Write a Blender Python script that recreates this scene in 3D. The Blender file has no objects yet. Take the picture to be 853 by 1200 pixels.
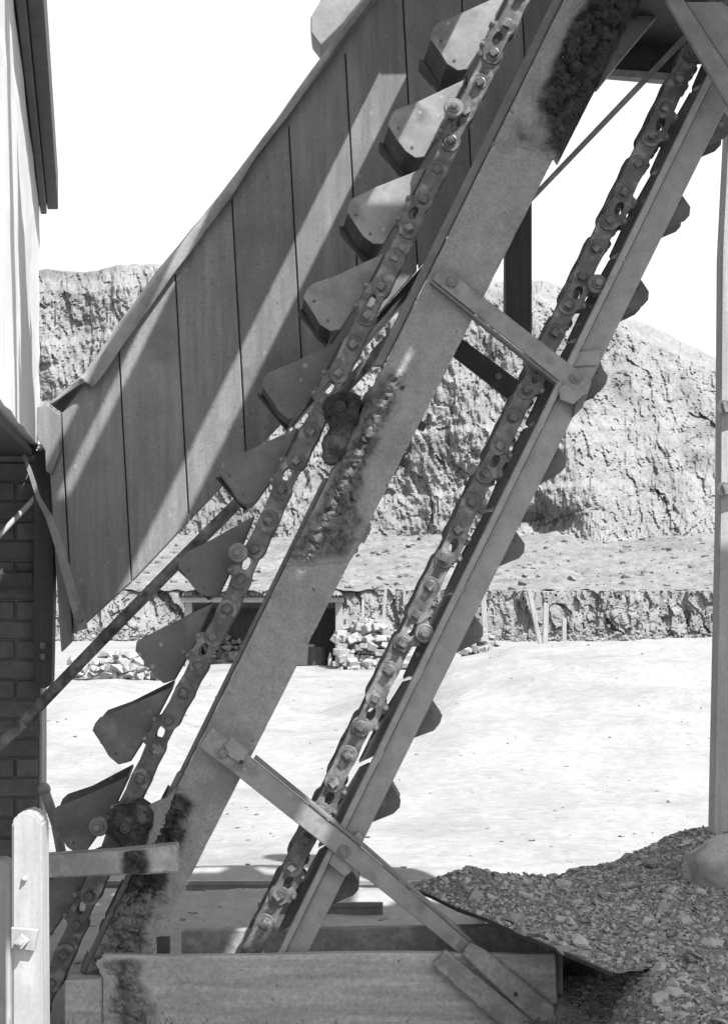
import bpy, bmesh, math, random
from mathutils import Vector, Matrix, noise
random.seed(7)
R = math.radians
sc = bpy.context.scene
COL = sc.collection

# ---------------------------------------------------------------- camera, sky, sun, exposure
F, CX, HY, CZ = 1800.0, 426.5, 700.0, 1.67      # focal length / principal point in photo pixels, eye height
cam = bpy.data.cameras.new('camera'); camo = bpy.data.objects.new('camera', cam); COL.objects.link(camo)
camo.location = (0, 0, CZ); camo.rotation_euler = (R(90), 0, 0)
cam.sensor_fit = 'VERTICAL'; cam.sensor_height = 36.0; cam.lens = 36.0 * F / 1200.0
cam.shift_y = (HY - 600.0) / 1200.0
cam.clip_start = 0.05; cam.clip_end = 6000
sc.camera = camo

SA, SB = 0.50, 0.55                               # towards the sun: +x 0.50, -y 0.55 for each metre up
sun_dir = Vector((SA, -SB, 1.0)).normalized()
elev = math.asin(sun_dir.z); azim = math.atan2(sun_dir.x, sun_dir.y)
w = bpy.data.worlds.new('World'); sc.world = w; w.use_nodes = True
nt = w.node_tree; nt.nodes.clear()
sky = nt.nodes.new('ShaderNodeTexSky'); sky.sky_type = 'NISHITA'; sky.sun_disc = False
sky.sun_elevation = elev; sky.sun_rotation = azim; sky.air_density = 1.2; sky.dust_density = 1.5
bw = nt.nodes.new('ShaderNodeSeparateColor')       # blue-sensitive black-and-white plate: the sky's blue channel as grey
bg = nt.nodes.new('ShaderNodeBackground'); bg.inputs['Strength'].default_value = 0.12
wo = nt.nodes.new('ShaderNodeOutputWorld')
nt.links.new(sky.outputs[0], bw.inputs[0]); nt.links.new(bw.outputs[2], bg.inputs[0]); nt.links.new(bg.outputs[0], wo.inputs[0])
sl = bpy.data.lights.new('sun', 'SUN'); sl.energy = 5.0; sl.angle = R(0.53); sl.color = (1, 1, 1)
so = bpy.data.objects.new('sun', sl); COL.objects.link(so); so.location = sun_dir * 30
so.rotation_euler = sun_dir.to_track_quat('Z', 'Y').to_euler()
sc.cycles.max_bounces = 6; sc.cycles.diffuse_bounces = 4
sc.view_settings.view_transform = 'Standard'; sc.view_settings.look = 'None'
sc.view_settings.gamma = 1.0; sc.view_settings.use_curve_mapping = False
sc.view_settings.exposure = 1.12

# ---------------------------------------------------------------- helpers
def W(px, py, Y):
    return Vector(((px - CX) / F * Y, Y, CZ - (py - HY) / F * Y))

def mat(name, c1, c2, scale=(1, 1, 1), nscale=6.0, rough=0.85, bump=0.3, bdist=0.004, blotch=None, bscale=1.5,
        spots=None, sscale=20.0, ssize=0.25, metallic=0.0, fine=60.0, detail=5.0, rnd=True, spec=0.3, drift=0.08, pits=0.0):
    m = bpy.data.materials.new(name); m.use_nodes = True
    N = m.node_tree.nodes; L = m.node_tree.links; N.clear()
    out = N.new('ShaderNodeOutputMaterial'); p = N.new('ShaderNodeBsdfPrincipled')
    L.new(p.outputs[0], out.inputs[0])
    tc = N.new('ShaderNodeTexCoord'); mp = N.new('ShaderNodeMapping'); mp.inputs['Scale'].default_value = scale
    vec = tc.outputs['Object']
    if rnd:
        oi = N.new('ShaderNodeObjectInfo'); ml = N.new('ShaderNodeMath'); ml.operation = 'MULTIPLY'; ml.inputs[1].default_value = 37.0
        L.new(oi.outputs['Random'], ml.inputs[0])
        va = N.new('ShaderNodeVectorMath'); va.operation = 'ADD'
        L.new(vec, va.inputs[0]); L.new(ml.outputs[0], va.inputs[1]); vec = va.outputs[0]
    L.new(vec, mp.inputs[0])
    def noi(sc_, det, rgh=0.6, v=None):
        n = N.new('ShaderNodeTexNoise'); n.inputs['Scale'].default_value = sc_; n.inputs['Detail'].default_value = det
        n.inputs['Roughness'].default_value = rgh; L.new(v or mp.outputs[0], n.inputs['Vector']); return n
    n1 = noi(nscale, detail)
    r = N.new('ShaderNodeValToRGB'); r.color_ramp.elements[0].position = 0.34; r.color_ramp.elements[1].position = 0.68
    r.color_ramp.elements[0].color = (c1, c1, c1, 1); r.color_ramp.elements[1].color = (c2, c2, c2, 1)
    L.new(n1.outputs[0], r.inputs[0]); col = r.outputs[0]
    def mix(fac, a, b, mode='MIX'):
        x = N.new('ShaderNodeMix'); x.data_type = 'RGBA'; x.blend_type = mode
        if isinstance(fac, float): x.inputs[0].default_value = fac
        else: L.new(fac, x.inputs[0])
        if isinstance(a, (int, float)): x.inputs[6].default_value = (a, a, a, 1)
        else: L.new(a, x.inputs[6])
        if isinstance(b, (int, float)): x.inputs[7].default_value = (b, b, b, 1)
        else: L.new(b, x.inputs[7])
        return x.outputs[2]
    def ramp(src, a, b):
        q = N.new('ShaderNodeMapRange'); q.inputs[1].default_value = a; q.inputs[2].default_value = b
        L.new(src, q.inputs[0]); return q.outputs[0]
    if blotch is not None:
        nb = noi(bscale, 4.0, 0.55, vec)
        col = mix(ramp(nb.outputs[0], 0.52, 0.66), col, blotch)
    if spots is not None:
        vo = N.new('ShaderNodeTexVoronoi'); vo.inputs['Scale'].default_value = sscale; L.new(vec, vo.inputs['Vector'])
        nb2 = noi(4.0, 2.0, 0.5, vec)
        s1 = ramp(vo.outputs['Distance'], ssize, ssize * 0.8)
        mm = N.new('ShaderNodeMath'); mm.operation = 'MULTIPLY'
        L.new(s1, mm.inputs[0]); L.new(ramp(nb2.outputs[0], 0.48, 0.56), mm.inputs[1])
        col = mix(mm.outputs[0], col, spots)
    nf = noi(fine, 3.0, 0.7, vec)
    fm = ramp(nf.outputs[0], 0.25, 0.75)
    g = N.new('ShaderNodeMapRange'); g.inputs[3].default_value = 1.0 - drift * 2.2; g.inputs[4].default_value = 1.0 + drift
    L.new(fm, g.inputs[0])
    col = mix(1.0, col, g.outputs[0], 'MULTIPLY')
    if pits > 0:
        np_ = noi(fine * 0.45, 3.0, 0.6, vec)
        col = mix(ramp(np_.outputs[0], 0.66, 0.72), col, pits)
    if rnd:
        gv = N.new('ShaderNodeMapRange'); gv.inputs[3].default_value = .86; gv.inputs[4].default_value = 1.12
        L.new(oi.outputs['Random'], gv.inputs[0]); col = mix(1.0, col, gv.outputs[0], 'MULTIPLY')
    L.new(col, p.inputs['Base Color'])
    p.inputs['Roughness'].default_value = rough; p.inputs['Metallic'].default_value = metallic
    p.inputs['Specular IOR Level'].default_value = spec
    ad = N.new('ShaderNodeMath'); ad.operation = 'ADD'; L.new(n1.outputs[0], ad.inputs[0])
    m2 = N.new('ShaderNodeMath'); m2.operation = 'MULTIPLY'; m2.inputs[1].default_value = 0.4
    L.new(nf.outputs[0], m2.inputs[0]); L.new(m2.outputs[0], ad.inputs[1])
    b = N.new('ShaderNodeBump'); b.inputs['Strength'].default_value = bump; b.inputs['Distance'].default_value = bdist
    L.new(ad.outputs[0], b.inputs['Height']); L.new(b.outputs[0], p.inputs['Normal'])
    return m

M = {}
M['plank'] = mat('planks_grey', .15, .22, (5, 5, 0.45), 5, .8, .35, .003, blotch=.145, bscale=2.6, spots=.23, sscale=13, ssize=.14, fine=90, drift=.10, pits=.10)
M['lid'] = mat('tarred_sheet', .23, .31, (1, 1, 1), 7, .8, .4, .004, blotch=.17, bscale=4)
M['beam'] = mat('beam_paint', .215, .285, (2, 2, 2), 9, .75, .9, .006, blotch=.19, bscale=3.5, fine=75, drift=.14, pits=.09, rnd=False)
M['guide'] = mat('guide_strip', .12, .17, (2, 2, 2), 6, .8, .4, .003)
M['steel'] = mat('rail_steel', .20, .27, (1.5, 1.5, 1.5), 10, .6, .3, .002, spots=.24, sscale=22, ssize=.2, fine=80, spec=.4)
M['strap'] = mat('strap_steel', .165, .23, (1, 1, 1), 10, .55, .25, .002, blotch=.125, bscale=9, spots=.22, sscale=20, ssize=.24, spec=.45)
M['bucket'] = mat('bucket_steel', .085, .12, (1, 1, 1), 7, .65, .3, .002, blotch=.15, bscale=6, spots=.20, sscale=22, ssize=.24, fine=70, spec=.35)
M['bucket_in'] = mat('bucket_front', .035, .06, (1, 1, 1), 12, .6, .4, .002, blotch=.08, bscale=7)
M['chain'] = mat('chain_steel', .04, .11, (1, 1, 1), 18, .42, .4, .002, blotch=.19, bscale=16, spec=.5)
M['bolt'] = mat('bolt_steel', .12, .19, (1, 1, 1), 30, .5, .3, .001, spec=.5)
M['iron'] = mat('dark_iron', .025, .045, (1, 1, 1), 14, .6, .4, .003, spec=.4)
M['crust'] = mat('grease_crust', .025, .075, (1, 1, 1), 22, .9, .9, .008, blotch=.15, bscale=9, fine=140, spec=.15, drift=.25)
M['crustpale_'] = mat('dusty_crust', .06, .20, (1, 1, 1), 18, .95, .9, .008, blotch=.22, bscale=8, fine=140, spec=.1, drift=.25)
M['box'] = mat('box_timber', .29, .45, (.5, 5, 7), 4, .85, .4, .003, blotch=.32, bscale=3, fine=60, drift=.15, pits=.15)
M['timber'] = mat('grey_timber', .20, .33, (3, 3, 3), 5, .85, .4, .003, blotch=.19, bscale=4, fine=60, drift=.1)
M['post'] = mat('post_timber', .215, .33, (8, 8, .5), 3, .85, .35, .003, blotch=.25, bscale=2.0, drift=.08, pits=.16)
M['pole'] = mat('pole_timber', .05, .24, (6, 6, 6), 3, .85, .5, .003)
M['white'] = mat('white_paint', .28, .40, (6, 6, .6), 3, .7, .35, .003, blotch=.30, bscale=3, drift=.05)
M['whitewall'] = mat('white_boards', .56, .66, (7, 7, .4), 2.5, .8, .3, .003, blotch=.56, bscale=2, drift=.06)
M['eave'] = mat('eave_paint', .09, .12, (2, 2, 2), 5, .7, .2, .002)
M['brick'] = mat('brick_dark', .09, .135, (1, 1, 1), 14, .9, .5, .004, blotch=.12, bscale=6)
M['mortar'] = mat('mortar', .13, .17, (1, 1, 1), 20, .95, .5, .003)
M['darkwood'] = mat('dark_board', .05, .08, (6, 6, .6), 4, .75, .3, .002)
M['ground'] = mat('pale_dust', .225, .27, (1, .5, 1), 1.2, .95, .7, .03, blotch=.205, bscale=.7, fine=9, drift=.10, rnd=False, spec=.1)
M['cliff'] = mat('limestone_face', .165, .22, (1, 1, .35), .8, .95, .7, .3, blotch=.13, bscale=.22, fine=3.2, drift=.12, rnd=False, spec=.1)
M['gravel'] = mat('gravel_fines', .17, .26, (1, 1, 1), 45, .95, 1.0, .012, blotch=.2, bscale=9, fine=160, drift=.2, spec=.15)
M['stone'] = mat('slate_stone', .28, .40, (1, 1, 1), 18, .85, .5, .003, blotch=.31, bscale=7, fine=90, drift=.1, spec=.2)
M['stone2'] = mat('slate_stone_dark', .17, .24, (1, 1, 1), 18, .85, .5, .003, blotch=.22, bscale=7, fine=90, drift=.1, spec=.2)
M['boulder'] = mat('dusty_boulder', .33, .40, (1, 1, 1), 7, .95, .8, .01, blotch=.22, bscale=5, fine=80, drift=.1, spec=.1)
M['pale_stone'] = mat('pale_block', .19, .29, (1, 1, 1), 3, .95, .5, .01, fine=12, spec=.1)
M['shedwood'] = mat('shed_timber', .22, .30, (1, 1, 1), 3, .9, .3, .005)
M['shedroof'] = mat('shed_roof', .16, .22, (1, 1, 1), 2, .8, .3, .005)
M['grass'] = mat('dry_grass', .02, .05, (1, 1, 1), 5, .9, .2, .002)
M['deck'] = mat('deck_timber', .16, .24, (6, .6, 6), 4, .9, .3, .003)
M['glass'] = mat('bottle', .5, .6, (1, 1, 1), 5, .3, .1, .001)

def wloc(o):
    v = Vector((0, 0, 0))
    while o is not None:
        v += o.location; o = o.parent
    return v

def link(o, parent=None):
    COL.objects.link(o)
    if parent is not None: o.parent = parent
    return o

def root(name, loc, label, cat, group=None):
    o = bpy.data.objects.new(name, None); o.empty_display_size = .1; o.location = loc
    o['label'] = label; o['category'] = cat
    if group: o['group'] = group
    return link(o)

def tag(o, label, cat, group=None):
    o['label'] = label; o['category'] = cat
    if group: o['group'] = group
    return o

def bm_obj(name, bm, m, parent=None, smooth=False, origin=None):
    """bm is in world coordinates; the object keeps the parent's translation (or its own origin)."""
    off = wloc(parent) if parent is not None else Vector((0, 0, 0))
    o_at = Vector((0, 0, 0))
    if origin is not None: o_at = origin - off; off = origin
    bmesh.ops.recalc_face_normals(bm, faces=bm.faces)
    if off.length > 0: bmesh.ops.translate(bm, verts=bm.verts, vec=-off)
    me = bpy.data.meshes.new(name); bm.to_mesh(me); bm.free()
    me.materials.append(M[m] if isinstance(m, str) else m)
    if smooth:
        for f in me.polygons: f.use_smooth = True
    o = bpy.data.objects.new(name, me); o.location = o_at
    return link(o, parent)

def bev(bm, w_, seg=1):
    if w_ > 0:
        bmesh.ops.bevel(bm, geom=list(bm.edges), offset=w_, segments=seg, affect='EDGES', clamp_overlap=True)

def add_prism(bm, fr, bk):
    a = [bm.verts.new(v) for v in fr]; b = [bm.verts.new(v) for v in bk]; n = len(a)
    bm.faces.new(a); bm.faces.new(b[::-1])
    for i in range(n): bm.faces.new((a[i], b[i], b[(i + 1) % n], a[(i + 1) % n]))

def prism_bm(pts, Y0, depth, bevel=.003):
    """pts: photo pixels (px, py[, Y]); front face at its depth, extruded straight back by depth."""
    bm = bmesh.new()
    fr = [W(p[0], p[1], p[2] if len(p) > 2 else Y0) for p in pts]
    bk = [v + Vector((0, depth, 0)) for v in fr]
    add_prism(bm, fr, bk); bmesh.ops.recalc_face_normals(bm, faces=bm.faces); bev(bm, bevel)
    return bm

def prism(name, pts, Y0, depth, m, parent=None, bevel=.003):
    return bm_obj(name, prism_bm(pts, Y0, depth, bevel), m, parent)

def add_box(bm, c, s, rot=None):
    r_ = bmesh.ops.create_cube(bm, size=1.0)
    mtx = Matrix.Translation(c) @ (rot.to_4x4() if rot else Matrix.Identity(4)) @ Matrix.Diagonal((s[0], s[1], s[2], 1))
    bmesh.ops.transform(bm, matrix=mtx, verts=r_['verts']); return r_['verts']

def add_cyl(bm, a, b, r1, r2=None, seg=16):
    a, b = Vector(a), Vector(b); d = b - a
    q = d.to_track_quat('Z', 'Y').to_matrix().to_4x4()
    r_ = bmesh.ops.create_cone(bm, cap_ends=True, segments=seg, radius1=r1, radius2=r1 if r2 is None else r2, depth=d.length)
    bmesh.ops.transform(bm, matrix=Matrix.Translation((a + b) / 2) @ q, verts=r_['verts'])

def rot_in_plane(ang):
    return Matrix.Rotation(ang, 3, 'Y')

def nut_bm(c, size=.03, h=.02, ang=.4, boss=None, six=False):
    """square or hexagonal nut facing the camera at world point c (surface point)."""
    bm = bmesh.new()
    if boss: add_cyl(bm, c + Vector((0, .002, 0)), c + Vector((0, -.007, 0)), boss, boss * .92, 18)
    if six: add_cyl(bm, c, c + Vector((0, -h, 0)), size * .55, size * .5, 6)
    else: add_box(bm, c + Vector((0, -h / 2, 0)), (size, h, size), rot_in_plane(ang))
    add_cyl(bm, c, c + Vector((0, -h - .008, 0)), size * .28, size * .24, 10)
    return bm

def bolt(parent, px, py, Y, size=.03, h=.018, ang=.4, boss=None, m='bolt', six=False):
    bm = nut_bm(W(px, py, Y), size, h, ang, boss, six)
    return bm_obj('bolt', bm, m, parent)

def lerp(a, b, t): return a + (b - a) * t
def sstep(a, b, x):
    t = max(0.0, min(1.0, (x - a) / (b - a))); return t * t * (3 - 2 * t)
def interp(tab, x):
    if x <= tab[0][0]: return tab[0][1]
    for (x0, y0), (x1, y1) in zip(tab, tab[1:]):
        if x <= x1: return lerp(y0, y1, (x - x0) / (x1 - x0))
    return tab[-1][1]
def fbm(x, y, z=0.0, o=4):
    return noise.fractal(Vector((x, y, z)), 1.0, 2.0, o)
def grid_bm(nu, nv, fn):
    bm = bmesh.new(); vs = [[bm.verts.new(fn(i / nu, j / nv)) for j in range(nv + 1)] for i in range(nu + 1)]
    for i in range(nu):
        for j in range(nv): bm.faces.new((vs[i][j], vs[i + 1][j], vs[i + 1][j + 1], vs[i][j + 1]))
    return bm

# ---------------------------------------------------------------- ground and cliff
def ground_z(x, y):
    z = 0.03 * fbm(x * .25, y * .25, 1.3, 4) * sstep(7, 10, y)
    if 6.3 < y < 12: z += (.022 * fbm(x * 1.6, y * 2.4, 5, 4) + .012 * fbm(x * 6, y * 7, 2, 3)) * sstep(6.3, 6.9, y) * (1 - sstep(9, 12, y))
    # bank of tipped dust in front of the quarry floor, rising to the right
    s = x / max(y, .1)
    ridge = interp([(-.03, 0), (0, .14), (.03, .42), (.058, .70), (.108, .90), (.18, .99), (.3, 1.0)], s) + .10 * fbm(x * .35, 4.2, 0, 3) * sstep(.0, .06, s)
    if y < 40:
        z += ridge * sstep(11.5, 22.5, y) * (1 - sstep(24.5, 33, y)) + .055 * fbm(x * 1.3, y * .9, 6, 4) * sstep(11, 18, y) + .05 * noise.noise(Vector((x * .5 + y * .9, y * .35 - x * .2, 3))) * sstep(10, 15, y)
        z += .018 * noise.noise(Vector((x * .7, y * 3.2 + x * .8, 9))) * sstep(8.5, 10, y)
    # low bank on the left
    z += .38 * sstep(-.10, -.17, s) * sstep(13, 21, y) * (1 - sstep(23, 30, y))
    # wheel ruts behind the elevator
    z += .05 * math.exp(-((y - 9.25 - .03 * x) / .16) ** 2) + .035 * math.exp(-((y - 8.55) / .18) ** 2)
    return z
def gfn(u, v):
    y = -14 + 20 * (v / .1) if v < .1 else (6 * (34 / 6) ** ((v - .1) / .62) if v < .72 else 34 * (1500 / 34) ** ((v - .72) / .28))
    s = 2 * u - 1; s = .35 * s + .65 * s ** 3
    x = s * (max(y, 0) * 1.1 + 22)
    return Vector((x, y, ground_z(x, y)))
g = bm_obj('ground', grid_bm(260, 430, gfn), 'ground', None, True); g['kind'] = 'structure'

CY = 96.0
top_tab = [(-500, 318), (45, 316), (175, 313), (440, 322), (575, 328), (645, 331), (690, 352), (735, 374), (790, 398), (835, 416), (900, 448), (1300, 600)]
def PXU(u): return interp([(0, -620), (.08, -30), (.92, 890), (1, 1420)], u)   # finer columns where the camera looks
def cliff_fn(u, v):
    px = PXU(u)
    xw = (px - CX) / F * CY
    zt = CZ + (HY - interp(top_tab, px)) / F * CY
    zt += .35 * fbm(xw * .25, 3.1, 0, 4)
    base = 3.0 + .9 * fbm(xw * .06, 9.0, 0, 3) + 1.2 * sstep(620, 700, px)
    if v < .74:                                    # quarried face
        t = v / .74; z = lerp(base, zt, t)
        wx = xw + .45 * fbm(xw * .4, z * .25, 3, 3); wz = z + .5 * fbm(xw * .35, z * .35, 11, 3)
        rib = 2.1 * noise.noise(Vector((xw * .09 + z * .04, z * .03, 0))) + .9 * noise.noise(Vector((xw * .33 + z * .12, z * .06, 4)))
        def cells(f, g_, k, sd):
            d, pts = noise.voronoi(Vector((wx * f + wz * k, wz * g_ - wx * k * .3, sd))); return noise.cell(pts[0] * 7.13) * .55 + .6 * d[0]
        blk = .46 * cells(.7, .2, .08, 2.0) + .30 * cells(1.7, .6, .22, 5.0) + .22 * cells(4.6, 1.9, .5, 8.0)
        rg = noise.ridged_multi_fractal(Vector((wx * 1.1 + z * .22, wz * .16, 1.0)), 1.0, 2.1, 5, 1.0, 2.0)
        led = sum(.55 * sstep(-.25, .25, z - h0 - .06 * xw - .8 * noise.noise(Vector((xw * .12, h0, 0)))) for h0 in (8.0, 11.5, 15.0, 19.0))
        over = 1.7 * math.exp(-((px - 625) / 50) ** 2 - ((z - 6.4) / .9) ** 2)
        y = CY + t * 5.5 + led + 9 * sstep(600, 860, px) * t + rib + blk - .08 * rg + over - .20 * fbm(xw * 1.8, z * 1.2, 2, 5)
        if t > .93: y += (t - .93) / .07 * 2.2
    else:                                          # hill top behind the edge
        t = (v - .74) / .26
        y = CY + 11.5 + 9 * sstep(600, 860, px) + 130 * t ** 1.5; z = zt + .12 * t + .12 * fbm(xw * .6, y * .6, 0, 3) - 6 * t * t
    return Vector((xw * y / CY, y, CZ + (z - CZ) * y / CY))
c = bm_obj('cliff', grid_bm(560, 270, cliff_fn), 'cliff'); c['kind'] = 'structure'

def scree_fn(u, v):                                # fallen slope at the foot of the face, down to the bench
    px = PXU(u); y = lerp(61.5, 104, v); xw = (px - CX) / F * y
    z = lerp(1.95, 6.4, v ** 1.25) + .30 * fbm(xw * .22, y * .22, 7, 6) * min(1, 6 * v) + .13 * fbm(xw * 1.3, y * 1.3, 2, 4)
    return Vector((xw, y, z))
s_ = bm_obj('scree_slope', grid_bm(420, 130, scree_fn), mat('scree', .15, .20, (1, 1, 1), .5, .95, .8, .12, blotch=.14, bscale=.3, fine=3.5, drift=.16, rnd=False, spec=.1), None, True); s_['kind'] = 'structure'
def rock_mesh(k, flat=.6, sub=1):
    random.seed(100 + k); b = bmesh.new()
    for i in range(11):
        v = Vector((random.gauss(0, 1), random.gauss(0, 1), random.gauss(0, 1))).normalized() * random.uniform(.75, 1.1); b.verts.new((v.x, v.y * .8, v.z * flat))
    bmesh.ops.convex_hull(b, input=b.verts[:])
    for v in [v for v in b.verts if not v.link_faces]: b.verts.remove(v)
    me = bpy.data.meshes.new('rock'); b.to_mesh(me); b.free(); return me
def sprinkle(name, n, place, rocks, m, label, cat):
    """n small stones at place() -> (point, size), one object of kind stuff"""
    verts, faces = [], []; data = [([Vector(v.co) for v in q.vertices], [tuple(p.vertices) for p in q.polygons]) for q in rocks]
    for k in range(n):
        p, s0 = place(); vv, ff = random.choice(data); b0 = len(verts); q = Matrix.Rotation(random.uniform(0, 6.28), 3, 'Z') @ Matrix.Rotation(random.uniform(-.5, .5), 3, 'X')
        for v in vv: verts.append(q @ (v * s0) + p)
        for f in ff: faces.append(tuple(i + b0 for i in f))
    me = bpy.data.meshes.new(name); me.from_pydata(verts, [], faces); me.materials.append(m); o = bpy.data.objects.new(name, me); o['kind'] = 'stuff'
    tag(o, label, cat); return link(o)
def scree_place():
    u, v = random.uniform(.07, .93), random.random() ** .9; p = scree_fn(u, v); sz = lerp(.04, .30, random.random() ** 6); p.z += sz * .1; return p, sz
random.seed(41); rocks_ = [rock_mesh(300 + k, .7) for k in range(6)]
sprinkle('scree_stones', 3000, scree_place, rocks_, s_.data.materials[0], 'loose stones strewn over the grey scree slope below the cliff', 'stones')
def foot_place():
    px = random.uniform(-20, 880); y = random.uniform(58.4, 60.6); sz = lerp(.04, .2, random.random() ** 3); x = (px - CX) / F * y; return Vector((x, y, .05 + .5 * random.random() ** 2 * sstep(58.4, 60.4, y) + ground_z(x, y))), sz
def bench_fn(u, v):                                # low worked face below the bench
    px = PXU(u); x0 = (px - CX) / F * 60.0; z = lerp(-.3, 1.98 + .12 * fbm(x0 * .6, 1, 0, 3), v)
    wx = x0 + .3 * fbm(x0 * .8, z * .8, 3, 3); b = 0
    for f, g_, a_ in ((.9, .35, .26), (2.4, .9, .16), (6.0, 3.0, .08)):
        d, pts = noise.voronoi(Vector((wx * f + z * .2, z * g_, f))); b += a_ * (noise.cell(pts[0] * 3.7) + .4 * d[0])
    b -= .05 * noise.ridged_multi_fractal(Vector((wx * 1.6, z * .5, 2.0)), 1.0, 2.1, 4, 1.0, 2.0)
    y = 60.4 + b + .5 * noise.noise(Vector((x0 * .4, z * .3, 1))) + .9 * v * (1 - sstep(400, 600, px)) + .35 * v + (1.1 if v > .995 else 0)
    return Vector((x0 * y / 60, y, z))
b_ = bm_obj('bench_face', grid_bm(620, 50, bench_fn), 'cliff'); b_['kind'] = 'structure'
sprinkle('talus_stones', 2200, foot_place, rocks_, M['cliff'], 'small fallen stones along the foot of the low bench face', 'stones')

# ---------------------------------------------------------------- building on the left
BX = lambda y: -.219 - .181 * y
bld = root('store_building', (-1.9, 7.2, 0), 'white boarded store on a dark brick base at the left edge', 'building')
bm = bmesh.new()
ring = [(BX(2.6), 2.6), (BX(7.3), 7.3), (-4.5, 7.3), (-4.5, 2.6)]
zb = [2.10, 2.385, 2.385, 2.10]
add_prism(bm, [Vector((x, y, z)) for (x, y), z in zip(ring, zb)], [Vector((x, y, 3.72)) for x, y in ring])
bmesh.ops.subdivide_edges(bm, edges=list(bm.edges), cuts=14, use_grid_fill=True)
for v in bm.verts:
    n = .006 * fbm(v.co.y * 3, v.co.z * 3, 0, 3)
    v.co.x += n
    if v.co.y > 7.25 and v.co.x > -1.7: v.co.x += .012 * fbm(v.co.z * 9, 2, 0, 3)
    if v.co.z < 2.45: v.co.z += .015 * fbm(v.co.y * 7, 5, 0, 3)
bm_obj('upper_wall', bm, 'whitewall', bld)
for (o0, o1, z0, z1, ye) in ((.004, .034, 3.50, 3.66, 7.34), (.036, .088, 3.53, 3.70, 7.37)):
    bm = bmesh.new()
    fr = [Vector((BX(2.4) + o0, 2.4, z0)), Vector((BX(2.4) + o1, 2.4, z0)), Vector((BX(2.4) + o1, 2.4, z1)), Vector((BX(2.4) + o0, 2.4, z1))]
    d = Vector((BX(ye) - BX(2.4), ye - 2.4, 0)); add_prism(bm, fr, [v + d for v in fr])
    bmesh.ops.recalc_face_normals(bm, faces=bm.faces); bev(bm, .004)
    bm_obj('eave_board', bm, 'eave', bld)
bm = bmesh.new(); add_prism(bm, [Vector((x + (.03 if i < 2 else 0), y, 3.722)) for i, (x, y) in enumerate(ring)], [Vector((x + (.03 if i < 2 else 0), y, 3.80)) for i, (x, y) in enumerate(ring)]); bm_obj('roof', bm, 'eave', bld)
bm = bmesh.new(); add_prism(bm, [Vector((x - .02, y - .01, z - .022)) for (x, y), z in zip(ring, zb)], [Vector((x - .02, y - .01, z - .05)) for (x, y), z in zip(ring, zb)]); bm_obj('dark_underside', bm, 'darkwood', bld)  # dark slab added to darken the underside against light bounced off the ground
# brick base
bm = bmesh.new(); add_box(bm, Vector((-3.005, 7.20, 1.19)), (2.99, .09, 2.38)); bm_obj('mortar_wall', bm, 'mortar', bld)
bm = bmesh.new(); add_box(bm, Vector((-1.502, 7.20, 1.15)), (.012, .10, 2.3)); bm_obj('corner_strip', bm, 'white', bld)
def brick_mesh(l):
    b = bmesh.new(); add_box(b, Vector((0, 0, 0)), (l, .03, .082)); bev(b, .005)
    for v in b.verts: v.co += Vector((random.uniform(-.002, .002), random.uniform(-.003, .003), random.uniform(-.002, .002)))
    me = bpy.data.meshes.new('brick'); b.to_mesh(me); b.free(); me.materials.append(M['brick']); return me
bm_full, bm_half = [brick_mesh(.215) for _ in range(3)], [brick_mesh(.10) for _ in range(2)]
for k in range(25):
    z = .047 + k * .092
    x = -1.512
    first = True
    while x > -2.2:
        half = first and k % 2
        L_ = .10 if half else .215
        o = bpy.data.objects.new('brick', random.choice(bm_half if half else bm_full))
        o.location = Vector((x - L_ / 2, 7.15 + random.uniform(-.004, .004), z)) - bld.location
        link(o, bld); x -= L_ + .011; first = False
prism('ledger_board', [(-60, 672), (39, 671), (39, 688), (-60, 689)], 7.06, .05, 'darkwood', bld)
pts = [(40, 528), (63, 528), (63, 700), (61, 798), (57, 804), (51, 807), (45, 805), (40, 798)]
dp = prism('hanging_board', pts, 7.0, .07, 'darkwood', bld)
for py in (757, 770):
    bm = bmesh.new(); add_cyl(bm, W(48, py, 6.985), W(53, py, 6.985), .016, .016, 12)
    bm_obj('clip', bm, 'bolt', dp)
bm = bmesh.new(); add_cyl(bm, W(-12, 640, 6.97), W(58, 566, 7.05), .013); bm_obj('tie_rod', bm, 'white', bld)
for i in range(9):                                 # loose plaster and splinters under the corner
    bm = bmesh.new(); bmesh.ops.create_icosphere(bm, subdivisions=1, radius=random.uniform(.012, .03))
    for v in bm.verts: v.co *= random.uniform(.6, 1.3)
    bmesh.ops.translate(bm, verts=bm.verts, vec=W(random.uniform(33, 52), random.uniform(508, 532), 7.1))
    bm_obj('plaster_lump', bm, 'white', bld)

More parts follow.
